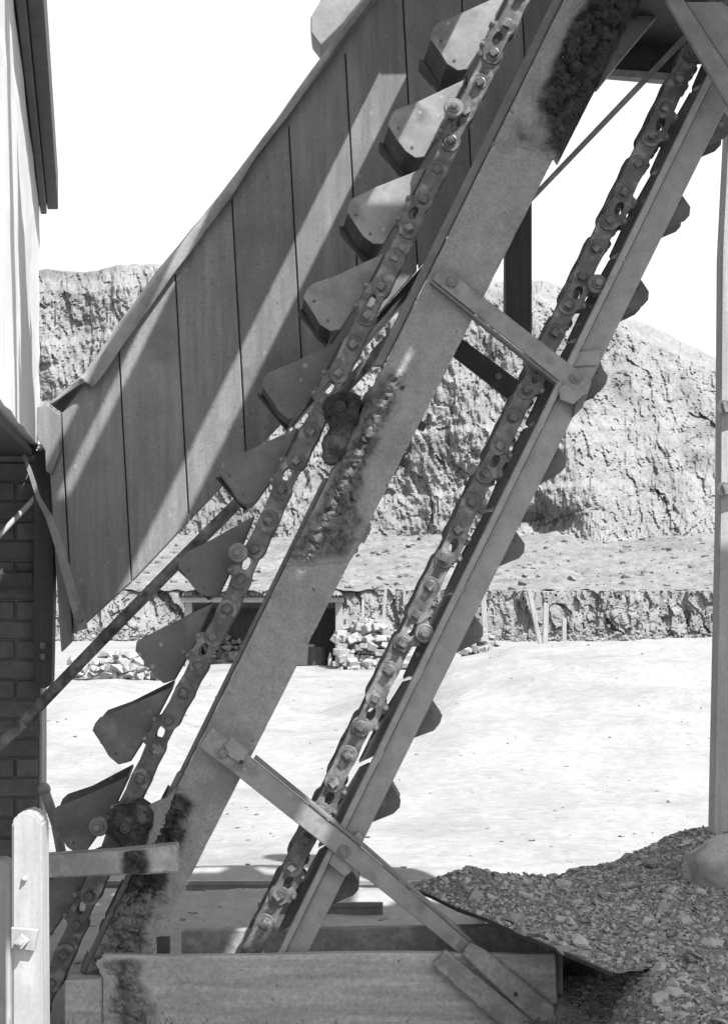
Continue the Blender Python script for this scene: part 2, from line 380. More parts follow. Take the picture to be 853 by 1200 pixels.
# ---------------------------------------------------------------- chute of planks
CHY = 6.9
ch = root('plank_chute', W(69, 765, CHY), 'inclined conveyor housing of wide vertical grey planks under a sheet cover', 'conveyor housing')
panel = [(55, 492), (62, 492), (75, 482), (440, 2), (475, -45), (668, -45), (668, 112), (500, 303), (335, 490), (160, 676), (72, 764)]
def clip(poly, keep):
    out = []
    for i in range(len(poly)):
        a, b = poly[i], poly[(i + 1) % len(poly)]; da, db = keep(a), keep(b)
        if da >= 0: out.append(a)
        if (da >= 0) != (db >= 0):
            t = da / (da - db); out.append((lerp(a[0], b[0], t), lerp(a[1], b[1], t)))
    return out
seams = [(72, 490), (140, 420), (206, 330), (272, 235), (338, 140), (404, 50), (472, 0), (541, 0), (611, 0)]
sline = [lambda p, s=s: p[0] - (s[0] + .055 * (p[1] - s[1])) for s in seams]
for k in range(len(seams) + 1):
    poly = panel
    if k > 0: poly = clip(poly, lambda p, k=k: sline[k - 1](p) - .75)
    if k < len(seams): poly = clip(poly, lambda p, k=k: -sline[k](p) - .75)
    dz = random.uniform(-.006, .006)
    if k in (1,): poly = [(x, y - (6 if y > 700 else 0)) for x, y in poly]
    prism('plank', poly, CHY + dz, .04, 'plank', ch, .003)
# far side and floor of the housing
bm = bmesh.new()
far = [W(p[0], p[1] - (60 if p[1] > -20 and i > 5 else 0), CHY) + Vector((0, .42, 0)) for i, p in enumerate(panel)]
add_prism(bm, far, [v + Vector((0, .04, 0)) for v in far]); bm_obj('far_side', bm, 'darkwood', ch)
bm = bmesh.new()
fl = [(74, 690), (160, 606), (335, 420), (500, 234), (660, 50)]
a = [W(*p, CHY) + Vector((0, .05, 0)) for p in fl]; b = [v + Vector((0, .36, 0)) for v in a]
av = [bm.verts.new(v) for v in a]; bv = [bm.verts.new(v) for v in b]
for i in range(4): bm.faces.new((av[i], av[i + 1], bv[i + 1], bv[i]))
bmesh.ops.solidify(bm, geom=list(bm.faces), thickness=.03); bm_obj('floor_board', bm, 'darkwood', ch)
prism('bottom_stringer', [(335, 492), (500, 305), (655, 133), (655, 156), (500, 324), (420, 412), (345, 496)], CHY + .045, .09, 'iron', ch)
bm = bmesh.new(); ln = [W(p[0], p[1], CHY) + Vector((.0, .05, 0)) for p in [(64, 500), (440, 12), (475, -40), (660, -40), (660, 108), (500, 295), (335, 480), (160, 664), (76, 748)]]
add_prism(bm, ln, [v + Vector((0, .01, 0)) for v in ln]); bm_obj('seam_backing', bm, 'iron', ch)  # dark sheet added behind the planks so no light shows through seams
# sheet cover folded over the top edge
Uo = [(58, 474), (84, 440), (113, 400), (145, 355), (176, 312), (210, 270), (242, 232), (282, 186), (315, 140), (348, 93), (385, 45), (423, 0), (455, -42)]
Vo = [(62, 476), (92, 447), (151, 400), (185, 352), (222, 302), (248, 266), (272, 234), (302, 186), (338, 139), (370, 94), (403, 48), (432, 8), (470, -42)]
Vo[1] = (102, 449); Vo.insert(2, (112, 456)); Uo.insert(2, (92, 430))
Vo[0] = (64, 474)
bm = bmesh.new(); rows = []
def resamp(P, n):
    out = []
    for i in range(n + 1):
        t = i / n * (len(P) - 1); k = min(int(t), len(P) - 2); f = t - k
        out.append((lerp(P[k][0], P[k + 1][0], f), lerp(P[k][1], P[k + 1][1], f)))
    return out
NU = 60; U2, V2 = resamp(Uo, NU), resamp(Vo, NU)
for i in range(NU + 1):
    row = []
    for j, (t, dy) in enumerate(((0, -.035), (.02, -.045), (.3, -.045), (.42, -.052), (.5, -.03), (.75, .06), (1.0, .16), (1.03, .62))):
        p = (lerp(V2[i][0], U2[i][0], t) + (1.2 * fbm(i * .5, j * 1.7, 0, 2) if j < 3 else 0), lerp(V2[i][1], U2[i][1], t) + .8 * fbm(i * .3, j, 3, 2))
        v = W(*p, CHY); v.y += dy + .012 * fbm(i * .25, j * .8, 6, 2) * (1 if 0 < j < 7 else .2)
        if j == 7: v = W(U2[i][0], U2[i][1], CHY); v.z += .01; v.y += .46
        row.append(bm.verts.new(v))
    rows.append(row)
for i in range(NU):
    for j in range(7): bm.faces.new((rows[i][j], rows[i + 1][j], rows[i + 1][j + 1], rows[i][j + 1]))
bmesh.ops.recalc_face_normals(bm, faces=bm.faces)
bmesh.ops.solidify(bm, geom=list(bm.faces), thickness=.008)
lid = bm_obj('sheet_cover', bm, 'lid', ch, True)
prism('end_post', [(42, 492), (44, 477), (56, 474.5), (70, 486), (71, 528), (60, 556), (54, 552), (53, 528), (43, 512)], 6.85, .05, 'plank', ch)
# strap bent from the store to the housing
st = root('bent_strap', W(92, 725, 6.8), 'bent flat iron strap bolted across the lowest chute plank', 'strap')
path = [(22, 512, 6.95), (46, 585, 6.86), (58, 606, 6.82), (70, 640, 6.80), (97, 738, 6.80)]
wd = [4, 5, 8, 10, 12]
bm = bmesh.new(); fr = []
for (x, y, Y), h in zip(path, wd): fr.append(((x - h / 2, y + h * .15), (x + h / 2, y - h * .15), Y))
prev = None
for (l, r_, Y) in fr:
    q = [bm.verts.new(W(*l, Y)), bm.verts.new(W(*r_, Y)), bm.verts.new(W(*r_, Y) + Vector((0, .012, 0))), bm.verts.new(W(*l, Y) + Vector((0, .012, 0)))]
    if prev:
        for i in range(4): bm.faces.new((prev[i], prev[(i + 1) % 4], q[(i + 1) % 4], q[i]))
    else: bm.faces.new(q)
    prev = q
bm.faces.new(prev); bm_obj('flat_bar', bm, 'strap', st)
bolt(st, 93, 724, 6.80, .03, .015, .3, .022)
# pole below the housing
bm = bmesh.new()
pp = [(-60, 928), (28, 846), (120, 750), (212, 656), (282, 586), (360, 502), (470, 384), (520, 330)]
for p, q in zip(pp, pp[1:]): add_cyl(bm, W(*p, 6.72), W(*q, 6.72), .026, .026, 10)
tag(bm_obj('timber_pole', bm, 'pole', None, True), 'long thin weathered pole sloping below the plank housing', 'pole')
# spout poking out behind the chute at the top
sp = prism('hopper_spout', [(376, -40), (376, 0), (364, 20), (364, 38), (376, 54), (400, 30), (445, -25), (445, -40)], 7.35, .22, 'lid', None, .006)
tag(sp, 'grey angular spout end poking up behind the top of the chute', 'spout')

# ---------------------------------------------------------------- distant shed, stone stacks, fence posts
SY = 37.0
shed = root('open_shed', W(308, 781, SY), 'low open-fronted shed with a corrugated roof far behind the beam', 'shed')
def ground_at(px, Y, up=0): x = (px - CX) / F * Y; return Vector((x, Y, ground_z(x, Y) + up))
for px in (221, 397): prism('corner_post', [(px - 4, 702), (px + 4, 702), (px + 4, 786), (px - 4, 786)], SY, .16, 'shedwood', shed, .01)
prism('fascia', [(213, 700), (403, 700), (403, 706), (213, 706)], SY - .08, .06, 'box', shed, .004)
bm = bmesh.new(); rows = []
n = 180
for i in range(n + 1):
    px = lerp(211, 406, i / n); wv = .025 * math.sin(i / n * math.pi * 2 * 45)
    a = W(px, 697.5, SY - .35); b = a + Vector((0, 2.6, -.35)); a.z += wv; b.z += wv
    rows.append((bm.verts.new(a), bm.verts.new(b)))
for i in range(n): bm.faces.new((rows[i][0], rows[i + 1][0], rows[i + 1][1], rows[i][1]))
bmesh.ops.solidify(bm, geom=list(bm.faces), thickness=.05); bm_obj('corrugated_roof', bm, 'shedroof', shed)
prism('back_wall', [(219, 702), (399, 702), (399, 786), (219, 786)], SY + 2.1, .08, 'darkwood', shed, 0)
for px in (217, 399):
    bm = bmesh.new(); p = W(px, 745, SY); add_box(bm, p + Vector((0, 1.2, 0)), (.06, 2.0, 1.75)); bm_obj('side_wall', bm, 'shedwood', shed)
def rock_mesh(k, flat=.6, sub=1):
    random.seed(100 + k); b = bmesh.new(); pts = []
    for i in range(11): 
        v = Vector((random.gauss(0, 1), random.gauss(0, 1), random.gauss(0, 1))).normalized() * random.uniform(.75, 1.1)
        pts.append(b.verts.new((v.x, v.y * .8, v.z * flat)))
    bmesh.ops.convex_hull(b, input=b.verts[:])
    for v in [v for v in b.verts if not v.link_faces]: b.verts.remove(v)
    me = bpy.data.meshes.new('rock'); b.to_mesh(me); b.free(); return me
def with_mat(me, m): me = me.copy(); me.materials.append(M[m]); return me
prock = [with_mat(rock_mesh(k, .7), 'pale_stone') for k in range(6)]
def blockm(k):
    random.seed(50 + k); b = bmesh.new(); add_box(b, Vector((0, 0, 0)), (1, 1, .75))
    for v in b.verts: v.co += Vector([random.uniform(-.1, .1) for _ in range(3)])
    bev(b, .08); me = bpy.data.meshes.new('block'); b.to_mesh(me); b.free(); me.materials.append(M['pale_stone']); return me
pblock = [blockm(k) for k in range(5)]
random.seed(11)
def stack(name, label, px0, px1, top_tab_, Y, size, step, meshes, piece):
    r_ = root(name, ground_at((px0 + px1) / 2, Y), label, 'stone pile')
    y = 795.0
    for row in range(14):
        py = 792 - row * step * .82
        px = px0 + (row % 2) * step / 2
        while px < px1:
            if py > interp(top_tab_, px) + random.uniform(-2, 3):
                o = bpy.data.objects.new(piece, random.choice(meshes))
                o.location = W(px + random.uniform(-1.5, 1.5), py + random.uniform(-1, 1), Y + row * .10 + random.uniform(-.2, .2)) - r_.location
                s = size * random.uniform(.55, 1.3); o.scale = (s, s, s * random.uniform(.8, 1.1))
                o.rotation_euler = (random.uniform(-.4, .4), random.uniform(-.4, .4), random.uniform(-1.5, 1.5)); link(o, r_)
            px += step
    bm = bmesh.new()                                # heart of the pile
    prof = [(px0 - 2, 800)] + [(x, interp(top_tab_, x) + 17) for x in (px0 + 4, (px0 * 2 + px1) / 3, (px0 + px1) / 2, (px0 + 2 * px1) / 3, px1 - 6)] + [(px1 + 2, 800)]
    fr = [W(a, b, Y + .6) for a, b in prof]; add_prism(bm, fr, [v + Vector((0, .9, 0)) for v in fr]); bm_obj('pile_core', bm, 'pale_stone', r_)
stack('sett_stack', 'stack of pale cut stone blocks to the right of the open shed', 396, 478, [(396, 738), (420, 726), (440, 722), (452, 733), (478, 738)], 35.5, .21, 8.5, pblock, 'block')
stack('sett_stack', 'low bank of pale stone blocks between the right rail and the fence posts', 540, 588, [(540, 745), (560, 737), (588, 752)], 37.5, .22, 9, pblock, 'block')
stack('rubble_heap', 'heap of pale broken rubble just right of the brick wall', 86, 192, [(86, 778), (110, 768), (140, 764), (170, 772), (192, 790)], 31.0, .17, 9.5, prock, 'rubble_stone')
stack('rubble_heap', 'heap of rubble stones inside the open shed behind the left chain', 243, 292, [(243, 756), (262, 744), (292, 752)], 38.2, .16, 7, [with_mat(rock_mesh(20 + k, .7), 'stone') for k in range(3)], 'rubble_stone')
bm = bmesh.new(); add_box(bm, W(358, 768, 38.0), (.5, .5, .55)); bev(bm, .04); tag(bm_obj('shed_crate', bm, 'shedwood'), 'small crate on the floor of the open shed', 'crate')
bm = bmesh.new(); add_cyl(bm, W(372, 788, 37.8), W(372, 758, 37.8), .26, .22, 14); tag(bm_obj('shed_barrel', bm, 'darkwood'), 'dark barrel at the right inside the open shed', 'barrel')
bm = bmesh.new(); add_cyl(bm, W(387, 780, 36.8), W(387, 770, 36.8), .06, .055, 10); add_cyl(bm, W(387, 770, 36.8), W(387, 765, 36.8), .04, .02, 10)
tag(bm_obj('bottle', bm, 'glass'), 'small pale bottle standing by the right post of the shed', 'bottle')
fp = [(425, 702, 726, 3, 0), (452, 690, 722, 3, 4), (566, 698, 737, 6, -3), (620, 690, 757, 5, -16), (640, 706, 758, 6, 2), (661, 724, 757, 5, 0), (575, 682, 700, 2, 0), (617, 682, 697, 2, 0)]
fl_ = ['short fence post left of the two above the stone stack', 'leaning fence post right of the two above the stone stack', 'stout timber post just right of the guide rail far behind',
       'slanting fence post leftmost of the three below the bench', 'broad fence post in the middle of the three below the bench', 'upright fence post rightmost of the three below the bench',
       'thin stake on the bench left of its neighbour', 'thin stake on the bench right of its neighbour']
for (px, y0, y1, wd_, lean), lb in zip(fp, fl_):
    Y = 40.0 if y1 > 705 else 66.0
    o = prism('fence_post', [(px - wd_ / 2, y0 + 1), (px, y0), (px + wd_ / 2, y0 + 2), (px + wd_ / 2 - lean, y1 + 14), (px - wd_ / 2 - lean, y1 + 14)], Y, .12, 'post', None, .008)
    tag(o, lb, 'fence post', 'fence posts on the quarry floor')

# light railway line behind the elevator
for i, (Y, x0, x1, lb) in enumerate(((8.78, -4, 3.2, 'long thin rail lying across the dusty ground behind the elevator'), (8.15, -.56, .1, 'short dark length of rail lying on the ground behind the boot box'))):
    bm = bmesh.new(); L_ = x1 - x0
    for (w2, z0, z1) in ((.045, .0, .012), (.010, .012, .05), (.028, .05, .072)): add_box(bm, Vector(((x0 + x1) / 2, Y, (z0 + z1) / 2 - (.02 if i else .022))), (L_ - .001 * z0, w2, z1 - z0))
    tag(bm_obj('rail', bm, 'guide' if i else 'steel'), lb, 'rail')

# ---------------------------------------------------------------- unseen overhead deck, planks and gaps shaped to throw shade and sun streaks
DH = 4.7
deck = root('shade_deck', (1.9, 7.3, 4.0), 'unseen plank deck shaped for shade and sun streaks, with the dark hood at upper right', 'deck')
def dplank(x0, x1, y0, y1, dz=0):
    bm = bmesh.new(); add_box(bm, Vector(((x0 + x1) / 2, (y0 + y1) / 2, DH + .03 + dz)), (x1 - x0, y1 - y0, .05)); bev(bm, .004)
    bm_obj('plank', bm, 'deck', deck)
FE = 6.80
dplank(-.173, -.085, 4.0, FE); dplank(-.30, -.176, 4.0, 5.40); dplank(-.083, -.014, 4.0, 5.46)
dplank(-.012, .20, 3.8, FE); dplank(.203, .41, 3.5, FE)
dplank(.413, .557, 3.5, 5.20); dplank(.413, .557, 6.52, FE)
dplank(.56, .745, 3.36, FE); dplank(.748, 1.025, 3.36, 5.30); dplank(.748, 1.025, 6.02, FE)
dplank(1.028, 1.21, 3.22, FE)
dplank(1.213, 1.25, 3.15, 4.36); dplank(1.213, 1.25, 4.86, FE)
dplank(1.253, 1.48, 3.1, 6.10); dplank(1.483, 1.693, 2.6, 5.8)
dplank(1.696, 1.85, 2.6, 3.56); dplank(1.696, 1.85, 4.48, 5.7)
xk = 1.853
while xk < 4.6:
    dplank(xk, xk + .22, 2.1, (6.3 if xk < 2.1 else (5.75 if xk < 2.9 else 5.6)) + random.uniform(-.04, .06)); xk += .223
for yj in (3.44, 4.96, 6.66):
    bm = bmesh.new(); add_box(bm, Vector((2.1 if yj < 6 else 1.0, yj, DH + .16)), (4.7 if yj < 6 else 2.4, .10, .20)); bm_obj('joist', bm, 'deck', deck)

# dark hood under the deck, upper right
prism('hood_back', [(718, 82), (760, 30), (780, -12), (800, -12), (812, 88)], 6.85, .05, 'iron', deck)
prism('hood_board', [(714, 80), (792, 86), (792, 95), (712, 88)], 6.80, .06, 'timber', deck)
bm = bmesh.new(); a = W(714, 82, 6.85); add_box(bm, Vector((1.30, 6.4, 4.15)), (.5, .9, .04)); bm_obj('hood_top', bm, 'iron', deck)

# right-hand post
rp = root('timber_post', W(850, 985, 7.2), 'tall grey timber post at the right edge, its foot in the gravel', 'post')
bm = prism_bm([(853, -60), (852, 160), (845, 300), (843, 600), (835, 978), (833, 1060), (930, 1060), (935, 600), (942, -60)], 7.2, .11, .006)
bm_obj('shaft', bm, 'post', rp)
for py in (477, 573):
    bm = bmesh.new(); add_cyl(bm, W(848, py, 7.205), W(848, py, 7.15), .035, .032, 14); add_box(bm, W(856, py - 2, 7.17), (.08, .05, .05), rot_in_plane(-.3)); bm_obj('bolt', bm, 'bolt', rp)

# ---------------------------------------------------------------- inclined main beam
def BL(y): return 649 - .49 * (y - 23)
def BR(y): return 680 - .505 * (y - 123)
beam = root('inclined_beam', W(150, 1150, 6.0), 'broad dust-caked inclined beam carrying the left bucket chain', 'beam')
bm = bmesh.new(); rows = []
YB = 6.0; NB = 120
for i in range(NB + 1):
    y = lerp(-60, 1150, i / NB); l, r_ = BL(y), BR(y); row = []
    for j in range(9):
        v = W(lerp(l, r_, j / 8) + (.7 * fbm(y * .05, j, 0, 3) if j in (0, 8) else 0), y, YB); v.y += .004 * fbm(y * .03, j * .6, 2, 3) + (.006 if j in (0, 8) else 0)
        row.append(bm.verts.new(v))
    row += [bm.verts.new(row[8].co + Vector((-.012, .055, 0))), bm.verts.new(row[0].co + Vector((0, .055, 0)))]
    rows.append(row)
for i in range(NB):
    for j in range(11): bm.faces.new((rows[i][j], rows[i + 1][j], rows[i + 1][(j + 1) % 11], rows[i][(j + 1) % 11]))
bm.faces.new(rows[0]); bm.faces.new(rows[-1][::-1])
bm_obj('timber', bm, 'beam', beam)
def strip(name, y0, y1, off0, off1, Y0, dep, m): return prism(name, [(BL(y0) + off0, y0), (BL(y0) + off1, y0), (BL(y1) + off1, y1), (BL(y1) + off0, y1)], Y0, dep, m, beam, .003)
strip('guide_strip', -50, 428, -13, -1.5, 6.02, .05, 'guide'); strip('guide_strip', 560, 905, -7, -1, 6.03, .06, 'guide')
strip('guide_strip', 905, 1140, -9, -1, 6.03, .06, 'guide')
bolt(beam, 471, 454, 5.998, .018, .006, .4, None, 'iron'); 
for (px, py, a) in ((494, 499, .5), (474, 543, .5)):
    bm = bmesh.new(); add_box(bm, W(px, py, 6.06), (.035, .03, .032), rot_in_plane(.5)); add_box(bm, W(px - 6, py, 6.06), (.012, .06, .09), rot_in_plane(.5)); bm_obj('bolt', bm, 'iron', beam)
bm = bmesh.new(); add_cyl(bm, W(512, 440, 6.1), W(533, 457, 6.1), .008); add_cyl(bm, W(526, 451, 6.1), W(530, 454.5, 6.1), .018, .018, 6); bm_obj('stud', bm, 'strap', beam)

def crust_mat(name, dark1, dark2, clean):
    m = mat(name, dark1, dark2, (1, 1, 1), 20, .95, .7, .005, fine=140, spec=.12, drift=.2, rnd=False)
    N, L = m.node_tree.nodes, m.node_tree.links; p = [n for n in N if n.type == 'BSDF_PRINCIPLED'][0]
    src = p.inputs['Base Color'].links[0].from_socket
    at = N.new('ShaderNodeAttribute'); at.attribute_name = 'dirt'
    x = N.new('ShaderNodeMix'); x.data_type = 'RGBA'; L.new(at.outputs['Fac'], x.inputs[0]); x.inputs[6].default_value = (clean, clean, clean, 1)
    L.new(src, x.inputs[7]); L.new(x.outputs[2], p.inputs['Base Color']); return m
M['crust2'] = crust_mat('grease_dark', .02, .075, .24)
M['crustbox'] = crust_mat('grease_on_box', .07, .22, .33)
M['crustbar'] = crust_mat('grease_on_bar', .02, .09, .28)
M['crustpale'] = crust_mat('grease_dusty', .06, .19, .25)
def crust(y0, y1, f0, f1, seed, m, amp, maskfn, nu=280, nv=120, pos=None, parent=None):
    ks = []
    def fn(u, v):
        y = lerp(y0, y1, u); fx = lerp(f0, f1, v)
        if pos is None: p = W(lerp(BL(y), BR(y), fx), y, YB)
        else: p = pos(u, v)
        wx = p.x + .012 * fbm(p.x * 25, p.z * 25, seed + 9, 2); wz = p.z + .012 * fbm(p.x * 25, p.z * 25, seed + 19, 2)
        d, _ = noise.voronoi(Vector((wx * 28, wz * 28, seed))); d2, _ = noise.voronoi(Vector((wx * 70, wz * 70, seed + 3)))
        mk = maskfn(u, v) + .30 * fbm(p.x * 8, p.z * 8, seed, 5)
        e = min(1, min(u, 1 - u) * 12)
        k = max(0, min(1, mk * 1.3)) * e
        h = k * (amp * 1.1 * math.sqrt(max(0, 1 - min(1, d[0] * 1.25) ** 2)) + .006 * fbm(p.x * 60, p.z * 60, seed, 3)) + min(1, k * 2.0) * amp * .42 * math.sqrt(max(0, 1 - min(1, d2[0] * 1.2) ** 2))
        hh = h - .008 * (1 - sstep(0.0, .06, k))
        p.y -= hh
        if pos is None:
            if fx > 1.0: p.y += (fx - 1.0) * .9
            if fx < 0.0: p.y += (-fx) * .9
        ks.append(sstep(.0, .55, k)); return p
    bm = grid_bm(nu, nv, fn)
    bm.verts.index_update()                         # bare spots carry no crust
    bmesh.ops.delete(bm, geom=[f for f in bm.faces if max(ks[v.index] for v in f.verts) < .10], context='FACES_ONLY')
    o = bm_obj('grease_crust', bm, m, parent or beam, True)
    at = o.data.attributes.new('dirt', 'FLOAT', 'POINT'); at.data.foreach_set('value', ks)
    return o
crust(-60, 190, -.1, 1.10, 1.0, 'crust2', .036, lambda u, v: min(.8, (v - .22 - .10 * (1 - u)) * 3) * (1 if u < .55 else 1 - (u - .55) / .45 * (1.25 - .75 * sstep(.55, 1.0, v))) + .05)
crust(430, 665, -.12, 1.08, 2.0, 'crustpale', .032, lambda u, v: .60 * (1 - abs(v - lerp(.26, .40, u)) / lerp(.26, .70, sstep(.4, 1.0, u))))
crust(925, 1085, -.25, 1.02, 3.0, 'crust2', .030, lambda u, v: .80 - abs(v - lerp(.26, .42, u)) * 2.0 - .4 * sstep(.7, 1, u))
crust(1035, 1150, -.25, 1.02, 4.0, 'crustpale', .032, lambda u, v: .85 - abs(v - lerp(.40, .52, u)) * 1.7)

def bearing(px, py, Y, s, label_m='crust', yd=.07):
    bm = bmesh.new()
    bmesh.ops.create_icosphere(bm, subdivisions=4, radius=1)
    c = W(px, py, Y)
    for v in bm.verts:
        d, _ = noise.voronoi(v.co * 3.2 + Vector((px, 0, 0))); k = .82 + .35 * (1 - min(1, d[0] * 1.4)) + .15 * fbm(v.co.x * 4, v.co.y * 4, v.co.z * 4, 3)
        v.co = Vector((v.co.x * s * k, v.co.y * yd * k, v.co.z * s * 1.35 * k)); v.co = rot_in_plane(.4) @ v.co + c
    return bm_obj('bearing_grease', bm, label_m, beam, True)
def housing(pts, Y, dep, seed):
    bm = prism_bm(pts, Y, dep, .014)
    bmesh.ops.triangulate(bm, faces=bm.faces[:]); bmesh.ops.subdivide_edges(bm, edges=[e for e in bm.edges if e.calc_length() > .02], cuts=3, use_grid_fill=True); bmesh.ops.triangulate(bm, faces=bm.faces[:])
    bmesh.ops.subdivide_edges(bm, edges=[e for e in bm.edges if e.calc_length() > .015], cuts=1)
    for v in bm.verts: v.co += Vector((.012 * fbm(v.co.x * 18, v.co.z * 18, seed, 4), .014 * fbm(v.co.x * 22, v.co.z * 22, seed + 5, 4), .010 * fbm(v.co.x * 18, v.co.z * 18, seed + 9, 4)))
    return bm_obj('bearing_housing', bm, 'crust', beam)
housing([(384, 463), (410, 456), (424, 466), (420, 490), (410, 512), (404, 532), (392, 545), (377, 538), (376, 516), (386, 498), (378, 482)], 5.95, .13, 1.0)
housing([(134, 948), (160, 940), (178, 948), (180, 968), (170, 992), (152, 1000), (140, 994), (130, 975)], 5.93, .12, 4.0)
for (px, py, Y) in ((399, 476, 5.935), (147, 971, 5.915)):
    bm = bmesh.new(); add_cyl(bm, W(px, py, Y + .06), W(px, py, Y), .022, .02, 18); add_cyl(bm, W(px, py, Y), W(px, py, Y - .012), .011, .009, 14); bm_obj('shaft_end', bm, 'iron', beam)
# bent plate and knob beside the lower bearing, timber bar from the white post
prism('clamp_plate', [(172, 945), (195, 935), (207, 922), (200, 945), (183, 1000), (170, 1005)], 5.97, .05, 'beam', beam)

# ---------------------------------------------------------------- guide rail (channel) of the return run
def RL(y): return 829 - .489 * (y - 87)
def RR(y): return 838 - .494 * (y - 150)
def rail(name, label, Y, y0, y1, m):
    r_ = root(name, W(RL(y1), y1, Y), label, 'guide rail')
    prism('web', [(RL(y0) + 9, y0), (RR(y0), y0), (RR(y1), y1), (RL(y1) + 9, y1)], Y, .014, m, r_, .002)
    prism('lip', [(RL(y0), y0), (RL(y0) + 8.6, y0), (RL(y1) + 8.6, y1), (RL(y1), y1)], Y - .041, .046, m, r_, .004)
    prism('back_flange', [(RR(y0) - 3, y0), (RR(y0) + .3, y0), (RR(y1) + .3, y1), (RR(y1) - 3, y1)], Y + .0145, .05, m, r_, .002)
    return r_
r1 = rail('guide_rail', 'long inclined steel channel rail beside the right bucket chain', 6.0, -80, 1150, 'steel')
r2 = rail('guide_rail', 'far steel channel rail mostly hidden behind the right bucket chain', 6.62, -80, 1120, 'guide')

# cross straps
us = root('cross_strap', W(600, 400, 5.95), 'flat steel strap bolted between the beam and the rail near mid height', 'strap')
prism('flat_bar', [(506, 327), (518, 310), (650, 413), (693, 446), (688, 462), (678, 465), (600, 402)], 5.955, .016, 'strap', us, .003)
prism('lower_flange', [(505, 328), (678, 466), (676, 469), (504, 331)], 5.96, .06, 'guide', us, .001)
prism('clip_block', [(655, 455), (662, 449), (682, 464), (672, 474), (656, 468)], 5.945, .05, 'steel', us, .003)
prism('clip_tail', [(686, 450), (694, 447), (682, 478), (671, 489), (673, 476)], 5.96, .05, 'guide', us, .003)
prism('splice_plate', [(665, 430), (700, 428), (705, 408), (678, 412)], 5.985, .014, 'steel', us, .003)
bolt(us, 529, 331, 5.955, .03, .018, .2, .024); bolt(us, 675, 442, 5.955, .032, .02, .5, .028, six=True)
ls = root('cross_strap', W(400, 1000, 5.9), 'long steel angle bar bolted across beam and rail down to the box', 'strap')
prism('flat_bar', [(233, 875), (249, 853), (297, 890), (430, 999), (551, 1105), (541, 1120), (430, 1030), (270, 903)], 5.93, .014, 'strap', ls, .003)
prism('upper_flange', [(297, 889), (299, 886), (432, 995), (553, 1102), (551, 1104.5), (430, 998)], 5.925, .06, 'guide', ls, .001)
prism('joint_plate', [(262, 872), (272, 864), (292, 880), (284, 896), (268, 886)], 5.92, .01, 'strap', ls, .002)
prism('packing_block', [(385, 1012), (392, 998), (420, 975), (425, 983), (412, 1022), (404, 1028)], 5.95, .045, 'steel', ls, .003)
bolt(ls, 262, 883, 5.925, .028, .02, .5, .02); bolt(ls, 403, 998, 5.93, .034, .02, .4, .028, six=True)
bolt(ls, 541, 1107, 5.93, .028, .014, .6, None); bolt(ls, 283, 893, 5.92, .014, .006, .3, None, 'iron')
# far strap, far post, thin stay, hood bars
fs = root('cross_strap', W(570, 430, 6.7), 'dark drilled strap beyond the beam, half hidden by the chain', 'strap')
pts = [(520, 375), (539, 395), (612, 449), (625, 460), (612, 482), (598, 470), (530, 417), (510, 402)]
prism('flat_bar', pts, 6.7, .02, 'iron', fs); bolt(fs, 584, 441, 6.7, .018, .004, .3, .014, 'pale_stone')  # pale disc in place of a hole with bright cliff showing through
hp = root('hanging_post', W(607, 392, 7.0), 'dark upright post hanging between beam and right chain', 'post')
prism('shaft', [(594, -40), (625, -40), (623, 120), (623, 398), (592, 380)], 7.0, .12, 'darkwood', hp, .004)
prism('thin_stay', [(803, 38), (808, 43), (623, 236), (621, 230)], 6.25, .02, 'timber', None, .002)
tag(bpy.data.objects['thin_stay'], 'thin straight stay bar slanting across the sky at upper right', 'stay')
hb = prism('hood_brace', [(690, 98), (762, -4), (800, -60), (825, -60), (782, 4), (722, 76), (700, 104)], 6.5, .05, 'strap', None, .003)
tag(hb, 'dark angled brace beside the crusted top of the beam', 'brace')
db = root('head_brace', W(853, 110, 5.75), 'broad plate and diagonal bar crossing the rail at the top right corner', 'brace')
prism('diagonal_bar', [(746, -60), (768, -60), (801, 0), (866, 100), (900, 160), (895, 190), (853, 124), (781, 0)], 5.72, .03, 'strap', db, .003)
prism('gusset_plate', [(803, 2), (845, 2), (900, 40), (900, 150), (868, 102)], 5.76, .012, 'steel', db, .002)

# ---------------------------------------------------------------- bucket chains
def stadium(l, hw, n=8, waist=0):
    pts = []
    for i in range(n + 1):
        a = -math.pi / 2 + math.pi * i / n; pts.append((l / 2 + hw * math.cos(a), hw * math.sin(a)))
    if waist: pts.append((0, hw - waist))
    for i in range(n + 1):
        a = math.pi / 2 + math.pi * i / n; pts.append((-l / 2 + hw * math.cos(a), hw * math.sin(a)))
    if waist: pts.append((0, -hw + waist))
    return pts
def plate(bm, pts, y0, y1):
    add_prism(bm, [Vector((x, y0, z)) for x, z in pts], [Vector((x, y1, z)) for x, z in pts])
def finish(bm, name, m, bw=.003):
    bmesh.ops.recalc_face_normals(bm, faces=bm.faces); bev(bm, bw)
    me = bpy.data.meshes.new(name); bm.to_mesh(me); bm.free(); me.materials.append(M[m]); return me
PITCH = .126
def straight_link(inner):
    bm = bmesh.new(); d = .012 if inner else 0
    plate(bm, stadium(PITCH, .040, 8, .004), d, d + .011); plate(bm, stadium(PITCH, .040, 8, .004), .075 - d, .086 - d)
    return finish(bm, 'link', 'chain')
